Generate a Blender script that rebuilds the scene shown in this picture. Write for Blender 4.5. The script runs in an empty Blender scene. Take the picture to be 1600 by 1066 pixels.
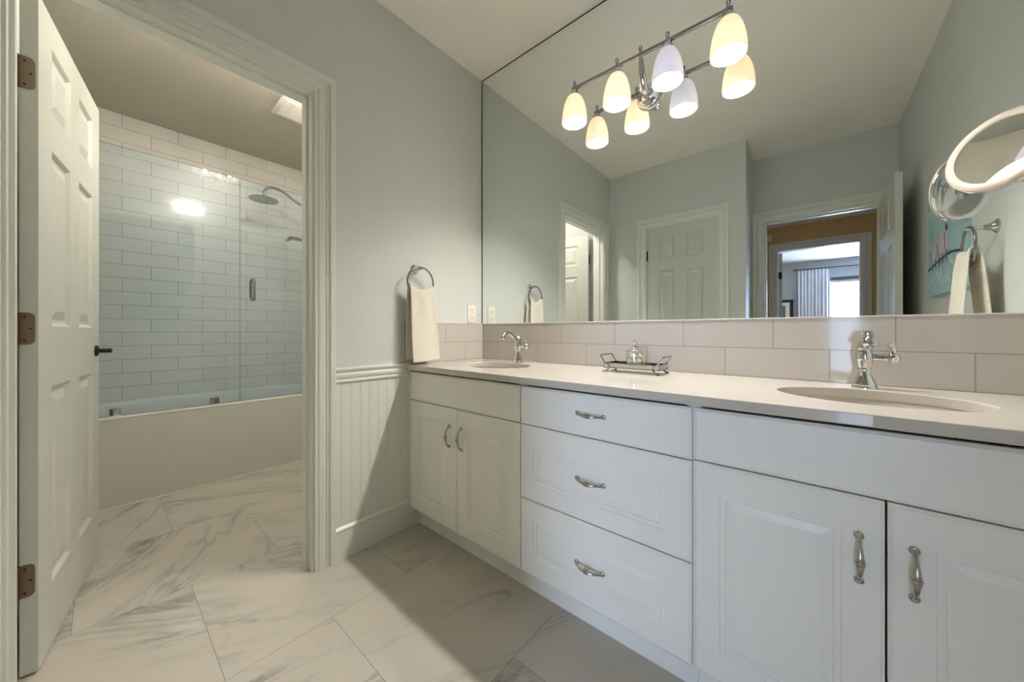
import bpy, bmesh, math, random
from mathutils import Vector, Matrix
random.seed(7)
PI = math.pi
SC = bpy.context.scene
COL = SC.collection

# ------------------------------------------------------------------ camera, world, exposure
cam_d = bpy.data.cameras.new('camera'); cam = bpy.data.objects.new('camera', cam_d); COL.objects.link(cam)
cam.location = (1.6515, -1.6386, 1.05)
cam.rotation_euler = (PI/2, 0, 0.7044)
cam_d.sensor_fit = 'HORIZONTAL'; cam_d.sensor_width = 36.0
cam_d.lens = 545.29/1600*36.0
cam_d.shift_y = -(533-518.72)/1600
cam_d.clip_start = 0.02
SC.camera = cam
w = bpy.data.worlds.new('world'); SC.world = w; w.use_nodes = True
w.node_tree.nodes['Background'].inputs[0].default_value = (0.75, 0.85, 1, 1)
w.node_tree.nodes['Background'].inputs[1].default_value = 0.15
SC.view_settings.view_transform = 'Standard'; SC.view_settings.look = 'None'
SC.view_settings.gamma = 1; SC.view_settings.use_curve_mapping = False
SC.view_settings.exposure = 2.1
cy = SC.cycles
cy.max_bounces = 14; cy.diffuse_bounces = 7; cy.glossy_bounces = 8; cy.transmission_bounces = 8; cy.transparent_max_bounces = 16
cy.blur_glossy = 1.0; cy.sample_clamp_indirect = 4.0; cy.use_denoising = True
LAMP_WARM = 320.0; LAMP_COOL = 270.0; CHAND = 190.0; WINDOW = 8.2

# ------------------------------------------------------------------ materials
def s2l(c):
    return tuple(((x/255)/12.92 if x/255 <= .04045 else ((x/255+.055)/1.055)**2.4) for x in c)
def new_mat(name):
    m = bpy.data.materials.new(name); m.use_nodes = True
    nt = m.node_tree; b = nt.nodes.get('Principled BSDF')
    return m, nt, b
def N(nt, t, **kw):
    n = nt.nodes.new(t)
    for k, v in kw.items(): setattr(n, k, v)
    return n
def L(nt, a, b): nt.links.new(a, b)
def math_n(nt, op, a, b=None, c=None):
    n = N(nt, 'ShaderNodeMath', operation=op)
    for i, v in enumerate((a, b, c)):
        if v is None: continue
        if isinstance(v, (int, float)): n.inputs[i].default_value = v
        else: L(nt, v, n.inputs[i])
    return n.outputs[0]
def paint(name, col, rough=.5, spec=.5, bump=.0, bscale=300, metal=0, var=0.03):
    m, nt, b = new_mat(name)
    b.inputs['Roughness'].default_value = rough; b.inputs['Metallic'].default_value = metal
    b.inputs['Specular IOR Level'].default_value = spec
    tc = N(nt, 'ShaderNodeTexCoord'); no = N(nt, 'ShaderNodeTexNoise'); no.inputs['Scale'].default_value = 3
    no.inputs['Detail'].default_value = 3
    L(nt, tc.outputs['Object'], no.inputs['Vector'])
    mr = N(nt, 'ShaderNodeMapRange'); mr.inputs[3].default_value = 1-var; mr.inputs[4].default_value = 1+var
    L(nt, no.outputs[0], mr.inputs[0])
    mx = N(nt, 'ShaderNodeVectorMath', operation='SCALE'); mx.inputs[0].default_value = col
    L(nt, mr.outputs[0], mx.inputs[3]); L(nt, mx.outputs[0], b.inputs['Base Color'])
    if bump:
        n2 = N(nt, 'ShaderNodeTexNoise'); n2.inputs['Scale'].default_value = bscale
        L(nt, tc.outputs['Object'], n2.inputs['Vector'])
        bp = N(nt, 'ShaderNodeBump'); bp.inputs['Strength'].default_value = bump; bp.inputs['Distance'].default_value = .002
        L(nt, n2.outputs[0], bp.inputs['Height']); L(nt, bp.outputs[0], b.inputs['Normal'])
    return m
def emit(name, col, s):
    m, nt, b = new_mat(name)
    b.inputs['Base Color'].default_value = (*col, 1)
    b.inputs['Emission Color'].default_value = (*col, 1); b.inputs['Emission Strength'].default_value = s
    return m
def glass_mat(name, tint, gloss=1.0, ior=1.5):
    m, nt, b = new_mat(name); nt.nodes.remove(b)
    out = nt.nodes['Material Output']
    tr = N(nt, 'ShaderNodeBsdfTransparent'); tr.inputs[0].default_value = (*tint, 1)
    gl = N(nt, 'ShaderNodeBsdfGlossy'); gl.inputs['Roughness'].default_value = 0.0; gl.inputs[0].default_value = (1, 1, 1, 1)
    # Schlick reflectance of a thin sheet, the same from both of its sides
    lw = N(nt, 'ShaderNodeLayerWeight'); lw.inputs[0].default_value = .5
    r0 = ((ior-1)/(ior+1))**2
    fr = math_n(nt, 'ADD', math_n(nt, 'MULTIPLY', math_n(nt, 'POWER', lw.outputs['Facing'], 5.0), 1-r0), r0)
    mx = N(nt, 'ShaderNodeMixShader')
    f = math_n(nt, 'MULTIPLY', fr, gloss)
    L(nt, f, mx.inputs[0]); L(nt, tr.outputs[0], mx.inputs[1]); L(nt, gl.outputs[0], mx.inputs[2])
    L(nt, mx.outputs[0], out.inputs[0])
    return m
def mirror_mat(name, col, rough=0.0):
    m, nt, b = new_mat(name)
    b.inputs['Base Color'].default_value = (*col, 1); b.inputs['Metallic'].default_value = 1
    b.inputs['Roughness'].default_value = rough
    return m
def tile_mat(name, col, mortar, bw, bh, ou, ov, au, rough=.07, off=.5, bump=.25, spec=.5):
    # au: which object axis runs along the wall ('X' or 'Y')
    m, nt, b = new_mat(name)
    tc = N(nt, 'ShaderNodeTexCoord'); sp = N(nt, 'ShaderNodeSeparateXYZ'); L(nt, tc.outputs['Object'], sp.inputs[0])
    cb = N(nt, 'ShaderNodeCombineXYZ')
    L(nt, math_n(nt, 'ADD', sp.outputs[au], ou), cb.inputs[0]); L(nt, math_n(nt, 'ADD', sp.outputs['Z'], ov), cb.inputs[1])
    br = N(nt, 'ShaderNodeTexBrick'); br.offset = off; br.offset_frequency = 2; br.squash = 1
    br.inputs['Scale'].default_value = 1; br.inputs['Brick Width'].default_value = bw; br.inputs['Row Height'].default_value = bh
    br.inputs['Mortar Size'].default_value = .0015; br.inputs['Mortar Smooth'].default_value = .15; br.inputs['Bias'].default_value = 0
    br.inputs['Color1'].default_value = (*col, 1); br.inputs['Color2'].default_value = (*[c*.95 for c in col], 1)
    br.inputs['Mortar'].default_value = (*mortar, 1)
    L(nt, cb.outputs[0], br.inputs['Vector']); L(nt, br.outputs['Color'], b.inputs['Base Color'])
    b.inputs['Roughness'].default_value = rough; b.inputs['Specular IOR Level'].default_value = spec
    no = N(nt, 'ShaderNodeTexNoise'); no.inputs['Scale'].default_value = 9; no.inputs['Detail'].default_value = 1.5
    L(nt, tc.outputs['Object'], no.inputs['Vector'])
    h = math_n(nt, 'SUBTRACT', math_n(nt, 'MULTIPLY', no.outputs[0], .6), math_n(nt, 'MULTIPLY', br.outputs['Fac'], .6))
    bp = N(nt, 'ShaderNodeBump'); bp.inputs['Strength'].default_value = bump; bp.inputs['Distance'].default_value = .003
    L(nt, h, bp.inputs['Height']); L(nt, bp.outputs[0], b.inputs['Normal'])
    return m
def marble_mat():
    m, nt, b = new_mat('marble_tile')
    tc = N(nt, 'ShaderNodeTexCoord'); sp = N(nt, 'ShaderNodeSeparateXYZ'); L(nt, tc.outputs['Object'], sp.inputs[0])
    u = math_n(nt, 'DIVIDE', math_n(nt, 'ADD', sp.outputs['X'], .295+.611*10), .611)
    row = math_n(nt, 'FLOOR', u); fu = math_n(nt, 'FRACT', u)
    half = math_n(nt, 'MULTIPLY', math_n(nt, 'MODULO', row, 2.0), .5)
    v = math_n(nt, 'ADD', math_n(nt, 'DIVIDE', math_n(nt, 'ADD', sp.outputs['Y'], 1.397+.62*10), .62), half)
    cell = math_n(nt, 'FLOOR', v); fv = math_n(nt, 'FRACT', v)
    def edge(f, s):
        d = math_n(nt, 'MINIMUM', f, math_n(nt, 'SUBTRACT', 1.0, f))
        return math_n(nt, 'MULTIPLY', d, s)
    dist = math_n(nt, 'MINIMUM', edge(fu, .611), edge(fv, .62))
    grout = math_n(nt, 'LESS_THAN', dist, .0011)
    cb = N(nt, 'ShaderNodeCombineXYZ'); L(nt, row, cb.inputs[0]); L(nt, cell, cb.inputs[1])
    wn = N(nt, 'ShaderNodeTexWhiteNoise', noise_dimensions='3D'); L(nt, cb.outputs[0], wn.inputs['Vector'])
    # per-tile offset of the vein pattern; the slabs' veins run diagonally
    off = N(nt, 'ShaderNodeVectorMath', operation='MULTIPLY_ADD')
    L(nt, wn.outputs['Color'], off.inputs[0]); off.inputs[1].default_value = (7, 7, 7); L(nt, tc.outputs['Object'], off.inputs[2])
    rnd = N(nt, 'ShaderNodeSeparateColor'); L(nt, wn.outputs['Color'], rnd.inputs[0])
    ang = math_n(nt, 'ADD', math_n(nt, 'ADD', math_n(nt, 'MULTIPLY', rnd.outputs[0], .35), -1.30), math_n(nt, 'MULTIPLY', math_n(nt, 'GREATER_THAN', rnd.outputs[1], .6), -1.4))
    ro = N(nt, 'ShaderNodeVectorRotate', rotation_type='Z_AXIS'); L(nt, off.outputs[0], ro.inputs['Vector']); L(nt, ang, ro.inputs['Angle'])
    mp = N(nt, 'ShaderNodeMapping'); mp.inputs['Scale'].default_value = (.55, 2.2, 1); L(nt, ro.outputs[0], mp.inputs['Vector'])
    def ridge(scale, detail, dist_, k, seed):
        n = N(nt, 'ShaderNodeTexNoise'); n.inputs['Scale'].default_value = scale; n.inputs['Detail'].default_value = detail
        n.inputs['Distortion'].default_value = dist_; n.inputs['Roughness'].default_value = .6
        a = N(nt, 'ShaderNodeVectorMath', operation='ADD'); a.inputs[1].default_value = (seed, seed*1.7, 0)
        L(nt, mp.outputs[0], a.inputs[0]); L(nt, a.outputs[0], n.inputs['Vector'])
        d = math_n(nt, 'ABSOLUTE', math_n(nt, 'SUBTRACT', n.outputs[0], .5))
        r = math_n(nt, 'SUBTRACT', 1.0, math_n(nt, 'MINIMUM', math_n(nt, 'MULTIPLY', d, k), 1.0))
        return math_n(nt, 'POWER', r, 1.6)
    v1 = ridge(1.9, 6, .9, 20, 0); v2 = ridge(4.2, 7, .7, 26, 11.3)
    no = N(nt, 'ShaderNodeTexNoise'); no.inputs['Scale'].default_value = 2.2; no.inputs['Detail'].default_value = 4
    L(nt, mp.outputs[0], no.inputs['Vector'])
    mask = N(nt, 'ShaderNodeMapRange'); mask.inputs[1].default_value = .42; mask.inputs[2].default_value = .66
    L(nt, no.outputs[0], mask.inputs[0])
    vv = math_n(nt, 'MINIMUM', math_n(nt, 'ADD', math_n(nt, 'MULTIPLY', math_n(nt, 'MULTIPLY', v1, mask.outputs[0]), .75),
                math_n(nt, 'MULTIPLY', math_n(nt, 'MULTIPLY', v2, mask.outputs[0]), .34)), 1.0)
    cloud = N(nt, 'ShaderNodeMix', data_type='RGBA')
    cloud.inputs[6].default_value = (*s2l((199, 192, 181)), 1); cloud.inputs[7].default_value = (*s2l((188, 182, 172)), 1)
    L(nt, no.outputs[0], cloud.inputs[0])
    vein = N(nt, 'ShaderNodeMix', data_type='RGBA'); vein.inputs[7].default_value = (*s2l((134, 131, 125)), 1)
    L(nt, vv, vein.inputs[0]); L(nt, cloud.outputs[2], vein.inputs[6])
    gm = N(nt, 'ShaderNodeMix', data_type='RGBA'); gm.inputs[7].default_value = (*s2l((138, 132, 124)), 1)
    L(nt, grout, gm.inputs[0]); L(nt, vein.outputs[2], gm.inputs[6]); L(nt, gm.outputs[2], b.inputs['Base Color'])
    rr = N(nt, 'ShaderNodeMapRange'); rr.inputs[3].default_value = .05; rr.inputs[4].default_value = .7
    L(nt, grout, rr.inputs[0]); L(nt, rr.outputs[0], b.inputs['Roughness'])
    b.inputs['Specular IOR Level'].default_value = .4
    return m
def cloth_mat(name, col):
    m, nt, b = new_mat(name); b.inputs['Base Color'].default_value = (*col, 1); b.inputs['Roughness'].default_value = .95
    b.inputs['Specular IOR Level'].default_value = .1
    b.inputs['Sheen Weight'].default_value = .2
    tc = N(nt, 'ShaderNodeTexCoord'); sp = N(nt, 'ShaderNodeSeparateXYZ'); L(nt, tc.outputs['Object'], sp.inputs[0])
    a = math_n(nt, 'ADD', sp.outputs['Y'], sp.outputs['Z']); c = math_n(nt, 'SUBTRACT', sp.outputs['Y'], sp.outputs['Z'])
    k = 620.0
    h = math_n(nt, 'MULTIPLY', math_n(nt, 'SINE', math_n(nt, 'MULTIPLY', a, k)), math_n(nt, 'SINE', math_n(nt, 'MULTIPLY', c, k)))
    bp = N(nt, 'ShaderNodeBump'); bp.inputs['Strength'].default_value = .6; bp.inputs['Distance'].default_value = .0025
    L(nt, h, bp.inputs['Height']); L(nt, bp.outputs[0], b.inputs['Normal'])
    return m
def shade_mat(name, col, k=.88):
    m, nt, b = new_mat(name); nt.nodes.remove(b); out = nt.nodes['Material Output']
    t = N(nt, 'ShaderNodeBsdfTranslucent'); t.inputs[0].default_value = (*col, 1)
    d = N(nt, 'ShaderNodeBsdfDiffuse'); d.inputs[0].default_value = (*col, 1)
    g = N(nt, 'ShaderNodeBsdfGlossy'); g.inputs['Roughness'].default_value = .15
    m1 = N(nt, 'ShaderNodeMixShader'); m1.inputs[0].default_value = k
    m2 = N(nt, 'ShaderNodeMixShader'); m2.inputs[0].default_value = .04
    L(nt, t.outputs[0], m1.inputs[1]); L(nt, d.outputs[0], m1.inputs[2])
    L(nt, m1.outputs[0], m2.inputs[1]); L(nt, g.outputs[0], m2.inputs[2]); L(nt, m2.outputs[0], out.inputs[0])
    return m
def art_mat():
    m, nt, b = new_mat('teal_paint'); b.inputs['Roughness'].default_value = .6
    tc = N(nt, 'ShaderNodeTexCoord'); no = N(nt, 'ShaderNodeTexNoise'); no.inputs['Scale'].default_value = 9; no.inputs['Detail'].default_value = 6
    no.inputs['Roughness'].default_value = .7; no.inputs['Distortion'].default_value = 1.2
    L(nt, tc.outputs['Object'], no.inputs['Vector'])
    cr = N(nt, 'ShaderNodeValToRGB'); e = cr.color_ramp.elements
    e[0].position = .28; e[0].color = (*s2l((122, 170, 178)), 1); e[1].position = .62; e[1].color = (*s2l((205, 218, 214)), 1)
    x = e.new(.5); x.color = (*s2l((168, 202, 206)), 1)
    x = e.new(.6); x.color = (*s2l((150, 182, 192)), 1)
    L(nt, no.outputs[0], cr.inputs[0]); L(nt, cr.outputs[0], b.inputs['Base Color'])
    return m

M = {}
M['wall'] = paint('wall_paint', s2l((210, 212, 208)), .55, .35, .05)
M['ceil'] = paint('ceiling_paint', s2l((246, 242, 232)), .8, .2, .05)
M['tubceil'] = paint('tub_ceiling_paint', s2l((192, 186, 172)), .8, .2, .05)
M['trim'] = paint('trim_paint', s2l((226, 227, 218)), .35, .5, 0)
M['door'] = paint('door_paint', s2l((207, 207, 197)), .35, .5, .06, 120)
M['cab'] = paint('cabinet_paint', s2l((238, 236, 230)), .32, .5, 0)
M['toe'] = paint('cabinet_shadow', s2l((60, 55, 50)), .8, .2, 0)
M['quartz'] = paint('white_quartz', s2l((200, 193, 185)), .025, .6, 0)
M['basin'] = paint('white_porcelain', s2l((200, 192, 181)), .08, .5, 0)
M['acrylic'] = paint('tub_acrylic', s2l((206, 205, 200)), .15, .5, 0)
M['apron'] = paint('tub_apron', s2l((207, 206, 196)), .5, .4, 0)
M['caulk'] = paint('caulk', s2l((235, 230, 218)), .5, .4, 0)
M['tub_tile'] = tile_mat('tub_subway_tile', s2l((219, 215, 207)), s2l((138, 132, 122)), .3055, .1024, 1.537+.3055*10, -2.685+.1024*40, 'Y', .09)
M['tub_tile_x'] = tile_mat('tub_side_tile', s2l((219, 215, 207)), s2l((138, 132, 122)), .3055, .1024, 3.0, -2.685+.1024*40, 'X', .09)
M['sp_back'] = tile_mat('backsplash_tile', s2l((192, 185, 178)), s2l((150, 142, 134)), .311, .1115, -.151+.311*10+.1555, -.8765+.1115*4, 'X', .07, .5, .12, .14)
M['sp_left'] = tile_mat('backsplash_tile_side', s2l((192, 185, 178)), s2l((150, 142, 134)), .311, .1115, .1595+.311*10+.1555, -.8765+.1115*4, 'Y', .07, .5, .12, .14)
M['marble'] = marble_mat()
M['chrome'] = mirror_mat('chrome', (.62, .62, .62), .05)
M['nickel'] = mirror_mat('brushed_nickel', (.50, .47, .44), .22)
M['darkchrome'] = mirror_mat('dark_chrome', (.36, .36, .37), .10)
M['bronze'] = paint('oil_rubbed_bronze', s2l((134, 116, 94)), .38, .5, 0, metal=.7)
M['darkbronze'] = paint('dark_bronze', s2l((56, 46, 40)), .35, .5, 0, metal=.6)
M['black'] = paint('black_edge', (.008, .008, .008), .5, .3)
M['mirror'] = mirror_mat('mirror_glass', (.89, .925, .92), 0)
M['vmirror'] = mirror_mat('magnifying_mirror_glass', (.93, .93, .90), 0)
M['glass'] = glass_mat('shower_glass', (.925, .970, 1.0), 1.0, 1.5)
M['glassedge'] = paint('glass_edge', s2l((70, 92, 88)), .2, .5)
M['jarglass'] = glass_mat('jar_glass', (.86, .86, .81), 2.4, 1.5)
M['cotton'] = paint('cotton', s2l((232, 232, 232)), .95, .05)
M['towel'] = cloth_mat('cream_waffle_towel', s2l((236, 228, 212)))
M['plastic'] = paint('white_plastic', s2l((236, 230, 220)), .3, .5)
M['slot'] = paint('outlet_slot', s2l((70, 62, 56)), .5, .3)
M['shade_w'] = shade_mat('frosted_warm_glass', (.90, .83, .73))
M['shade_c'] = shade_mat('frosted_white_glass', (.84, .82, .84), .925)
M['bulb_w'] = emit('warm_bulb', (1, .97, .86), LAMP_WARM)
M['bulb_c'] = emit('cool_bulb', (.98, .97, 1), LAMP_COOL)
M['bulb_ch'] = emit('chandelier_bulb', (1, .94, .85), CHAND)
M['sky'] = emit('daylight_pane', (.56, .71, 1.0), WINDOW)
M['hallwall'] = paint('tan_hall_paint', s2l((214, 180, 128)), .7, .3)
M['bedwall'] = paint('bedroom_paint', s2l((176, 184, 192)), .7, .3)
M['wood'] = paint('hall_wood_floor', s2l((140, 104, 72)), .4, .4)
M['curtain'] = paint('white_curtain', s2l((225, 228, 235)), .9, .1)
M['frameblk'] = paint('black_frame', s2l((28, 28, 32)), .4, .4)
M['windark'] = paint('dark_blind', s2l((70, 72, 84)), .5, .4)
M['print'] = paint('grey_print', s2l((110, 122, 125)), .6, .3, var=.3)
M['art'] = art_mat()
M['art_line'] = paint('paint_dark_teal', s2l((40, 78, 80)), .6, .3)
M['art_bird'] = paint('paint_pale_pink', s2l((214, 196, 200)), .6, .3, var=.15)
M['art_bird2'] = paint('paint_plum', s2l((120, 70, 100)), .6, .3, var=.15)
M['art_white'] = paint('paint_white', s2l((206, 222, 226)), .6, .3)
M['ringlight'] = paint('frosted_ring', s2l((206, 192, 178)), .4, .4)
def crystal_mat():
    m, nt, b = new_mat('crystal'); nt.nodes.remove(b); out = nt.nodes['Material Output']
    t = N(nt, 'ShaderNodeBsdfTranslucent'); t.inputs[0].default_value = (1, .96, .9, 1)
    g = N(nt, 'ShaderNodeBsdfGlossy'); g.inputs['Roughness'].default_value = .02
    r = N(nt, 'ShaderNodeBsdfTransparent')
    m1 = N(nt, 'ShaderNodeMixShader'); m1.inputs[0].default_value = .3
    m2 = N(nt, 'ShaderNodeMixShader'); m2.inputs[0].default_value = .28
    L(nt, t.outputs[0], m1.inputs[1]); L(nt, g.outputs[0], m1.inputs[2]); L(nt, m1.outputs[0], m2.inputs[1]); L(nt, r.outputs[0], m2.inputs[2])
    L(nt, m2.outputs[0], out.inputs[0]); return m
M['crystal'] = crystal_mat()

# ------------------------------------------------------------------ mesh helpers
def BM(): return bmesh.new()
def box(bm, x0, x1, y0, y1, z0, z1, mi=0):
    v = [bm.verts.new(p) for p in ((x0,y0,z0),(x1,y0,z0),(x1,y1,z0),(x0,y1,z0),(x0,y0,z1),(x1,y0,z1),(x1,y1,z1),(x0,y1,z1))]
    for q in ((0,3,2,1),(4,5,6,7),(0,1,5,4),(1,2,6,5),(2,3,7,6),(3,0,4,7)):
        f = bm.faces.new([v[i] for i in q]); f.material_index = mi
    return v
def rbox(bm, x0, x1, y0, y1, z0, z1, r, mi=0, seg=2):
    t = bmesh.new(); box(t, x0, x1, y0, y1, z0, z1, mi)
    bmesh.ops.bevel(t, geom=t.edges[:], offset=r, segments=seg, profile=.5, affect='EDGES')
    merge(bm, t)
def merge(bm, t, mtx=None):
    me = bpy.data.meshes.new('tmp'); t.to_mesh(me); t.free()
    if mtx is not None: me.transform(mtx)
    bm.from_mesh(me); bpy.data.meshes.remove(me)
def loft(bm, rings, closed=True, cap0=False, cap1=False, mi=0, loop=False):
    vs = [[bm.verts.new(p) for p in r] for r in rings]
    n = len(vs[0]); R = len(vs)
    for i in range(R if loop else R-1):
        a = vs[i]; b = vs[(i+1) % R]
        for j in range(n if closed else n-1):
            k = (j+1) % n
            f = bm.faces.new((a[j], a[k], b[k], b[j])); f.material_index = mi
    if cap0: f = bm.faces.new(vs[0][::-1]); f.material_index = mi
    if cap1: f = bm.faces.new(vs[-1]); f.material_index = mi
    return vs
def lathe(bm, prof, c=(0,0,0), axis='Z', n=24, cap0=True, cap1=True, sx=1, sy=1, mi=0, mtx=None):
    rings = []
    for r, h in prof:
        ring = []
        for i in range(n):
            a = 2*PI*i/n; p = Vector((r*math.cos(a)*sx, r*math.sin(a)*sy, h))
            if axis == 'X': p = Vector((p.z, p.x, p.y))
            elif axis == 'Y': p = Vector((p.y, p.z, p.x))
            if mtx is not None: p = mtx @ p
            ring.append(p + Vector(c))
        rings.append(ring)
    loft(bm, rings, True, cap0, cap1, mi)
def tube(bm, pts, rad, n=10, closed=False, caps=True, mi=0, flat=1.0):
    pts = [Vector(p) for p in pts]; P = len(pts)
    if not hasattr(rad, '__len__'): rad = [rad]*P
    T = []
    for i in range(P):
        if closed: t = pts[(i+1) % P]-pts[i-1]
        else: t = pts[min(i+1, P-1)]-pts[max(i-1, 0)]
        T.append(t.normalized())
    up = Vector((0,0,1)) if abs(T[0].z) < .9 else Vector((1,0,0))
    nrm = (up - T[0]*up.dot(T[0])).normalized()
    rings = []
    for i in range(P):
        if i:
            nrm = (nrm - T[i]*nrm.dot(T[i]))
            nrm.normalize()
        b = T[i].cross(nrm)
        rings.append([pts[i] + (nrm*math.cos(2*PI*j/n)*flat + b*math.sin(2*PI*j/n))*rad[i] for j in range(n)])
    loft(bm, rings, True, caps and not closed, caps and not closed, mi, loop=closed)
def bez(p0, p1, p2, p3, n=16):
    p0, p1, p2, p3 = map(Vector, (p0, p1, p2, p3)); o = []
    for i in range(n+1):
        t = i/n; s = 1-t
        o.append(p0*s**3 + p1*3*s*s*t + p2*3*s*t*t + p3*t**3)
    return o
def catmull(pts, n=8):
    pts = [Vector(p) for p in pts]; o = []
    for i in range(len(pts)-1):
        a = pts[max(i-1,0)]; b = pts[i]; c = pts[i+1]; d = pts[min(i+2,len(pts)-1)]
        for k in range(n):
            t = k/n
            o.append(.5*((2*b)+(c-a)*t+(2*a-5*b+4*c-d)*t*t+(3*b-a-3*c+d)*t**3))
    o.append(pts[-1]); return o
def obj(name, bm, mats, parent=None, smooth=True, local=False, ang=40, bevel=0):
    bmesh.ops.recalc_face_normals(bm, faces=bm.faces[:])
    me = bpy.data.meshes.new(name); bm.to_mesh(me); bm.free()
    for m in (mats if isinstance(mats, (list, tuple)) else [mats]): me.materials.append(m)
    if smooth:
        me.set_sharp_from_angle(angle=math.radians(ang))
    else:
        for p in me.polygons: p.use_smooth = False
    o = bpy.data.objects.new(name, me); COL.objects.link(o)
    if parent is not None:
        if not local:
            r = parent
            off = Vector((0,0,0))
            while r is not None: off += r.location; r = r.parent
            me.transform(Matrix.Translation(-off))
        o.parent = parent
    if bevel:
        b = o.modifiers.new('bevel', 'BEVEL'); b.width = bevel; b.segments = 2; b.limit_method = 'ANGLE'; b.angle_limit = math.radians(40)
    return o
def thing(name, label, cat, loc=(0,0,0), rot=(0,0,0), group=None, kind=None):
    o = bpy.data.objects.new(name, None); COL.objects.link(o); o.location = loc; o.rotation_euler = rot
    o.empty_display_size = .05
    return tag(o, label, cat, group, kind)
def tag(o, label, cat, group=None, kind=None):
    o['label'] = label; o['category'] = cat
    if group: o['group'] = group
    if kind: o['kind'] = kind
    return o
def struct(name, bm, mats, label, cat, smooth=False, **k):
    return tag(obj(name, bm, mats, None, smooth, **k), label, cat, kind='structure')
def bounds_rebase(o):
    # put a single-mesh thing's origin at the middle of its underside
    vs = [v.co.copy() for v in o.data.vertices]
    c = Vector(((min(v.x for v in vs)+max(v.x for v in vs))/2, (min(v.y for v in vs)+max(v.y for v in vs))/2, min(v.z for v in vs)))
    o.data.transform(Matrix.Translation(-c)); o.location = c
    return o
def rectloop(bm, x0, x1, z0, z1, y): return [bm.verts.new((x0,y,z0)), bm.verts.new((x1,y,z0)), bm.verts.new((x1,y,z1)), bm.verts.new((x0,y,z1))]
def panel_face(bm, W, H, y, s, rects, prof, mi=0):
    # flat face at y with panels cut in; s = +1 recess towards +y
    xs = sorted({0, W, *[r[0] for r in rects], *[r[1] for r in rects]}); zs = sorted({0, H, *[r[2] for r in rects], *[r[3] for r in rects]})
    for i in range(len(xs)-1):
        for j in range(len(zs)-1):
            cx, cz = (xs[i]+xs[i+1])/2, (zs[j]+zs[j+1])/2
            if any(r[0] < cx < r[1] and r[2] < cz < r[3] for r in rects): continue
            f = bm.faces.new(rectloop(bm, xs[i], xs[i+1], zs[j], zs[j+1], y))
    for (a, b, c, d) in rects:
        prev = rectloop(bm, a, b, c, d, y)
        for ins, dep in prof[1:]:
            cur = rectloop(bm, a+ins, b-ins, c+ins, d-ins, y+s*dep)
            for k in range(4): bm.faces.new((prev[k], prev[(k+1) % 4], cur[(k+1) % 4], cur[k]))
            prev = cur
        bm.faces.new(prev)
def panel_slab(W, H, T, rects, prof, both=False, edge=0.0):
    # x 0..W, z 0..H, front y=0 (facing -y), back y=T
    bm = BM()
    t = BM(); panel_face(t, W-2*edge, H-2*edge, 0, 1, rects, prof); merge(bm, t, Matrix.Translation((edge, 0, edge)))
    if both:
        panel_face(bm, W, H, T, -1, [(a+edge, b+edge, c+edge, d+edge) for a, b, c, d in rects], prof)
    else: bm.faces.new(rectloop(bm, 0, W, 0, H, T))
    o = rectloop(bm, edge, W-edge, edge, H-edge, 0)
    p = o
    if edge:
        q = rectloop(bm, edge*.55, W-edge*.55, edge*.55, H-edge*.55, .0022)
        for k in range(4): bm.faces.new((p[k], p[(k+1) % 4], q[(k+1) % 4], q[k]))
        p = q
        q = rectloop(bm, 0, W, 0, H, .0045)
        for k in range(4): bm.faces.new((p[k], p[(k+1) % 4], q[(k+1) % 4], q[k]))
        p = q
    q = rectloop(bm, 0, W, 0, H, T)
    for k in range(4): bm.faces.new((p[k], p[(k+1) % 4], q[(k+1) % 4], q[k]))
    bmesh.ops.remove_doubles(bm, verts=bm.verts[:], dist=1e-6)
    return bm
DOOR_PROF = [(0,0), (.004,.003), (.012,.0105), (.020,.0118), (.024,.0118), (.052,.003)]
def door_rects(W, H, st=.115, mu=.11):
    pw = (W-2*st-mu)/2; o = []
    for x in (st, st+pw+mu):
        for z0, z1 in ((.21, .86), (1.06, 1.645), (1.765, 1.985)):
            o.append((x, x+pw, z0, z1))
    return o
CAS = [(0,0), (0,.009), (.003,.012), (.008,.012), (.010,.008), (.014,.008), (.018,.013), (.030,.0145), (.038,.0145), (.042,.010), (.046,.010),
       (.050,.0155), (.054,.0155), (.057,.011), (.060,.011), (.063,.019), (.067,.021), (.086,.021), (.086,0)]
def casing(bm, f, a0, a1, zt, prof=CAS):
    # f(a, z, t) -> world; opening a0<a1 topped at zt
    rings = [[f(a0-wd, 0, t), f(a0-wd, zt+wd, t), f(a1+wd, zt+wd, t), f(a1+wd, 0, t)] for wd, t in prof]
    loft(bm, rings, closed=False, loop=True)
def strip(bm, f, a0, a1, prof):
    # horizontal moulding; prof: (z, t)
    loft(bm, [[f(a0, z, t) for z, t in prof], [f(a1, z, t) for z, t in prof]], True, True, True)

# ------------------------------------------------------------------ room shell
H = 2.712; HD = 2.098
LO, RO = -1.805, -1.044           # tub room doorway
XR = 2.2016; YC = -1.965; YE = -2.485; XA = 1.241
bm = BM(); box(bm, -2.4, 2.3, -2.6, .1, -.05, 0)
struct('floor', bm, M['marble'], 'polished white marble floor tiles with grey veins', 'floor')
bm = BM(); box(bm, 0, XR, -2.485, 0, H, H+.05); struct('ceiling', bm, M['ceil'], 'plain warm white ceiling above the vanity and mirror', 'ceiling')
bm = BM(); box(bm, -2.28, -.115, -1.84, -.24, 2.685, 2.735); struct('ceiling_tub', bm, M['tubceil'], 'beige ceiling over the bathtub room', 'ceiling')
bm = BM()
box(bm, -.115, 0, RO+.012, .0, 0, H+.05); box(bm, -.115, 0, -2.08, LO-.012, 0, H+.05); box(bm, -.115, 0, LO-.012, RO+.012, HD+.008, H+.05)
struct('wall_left', bm, M['wall'], 'blue-grey painted wall with the doorway to the tub', 'wall')
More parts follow.
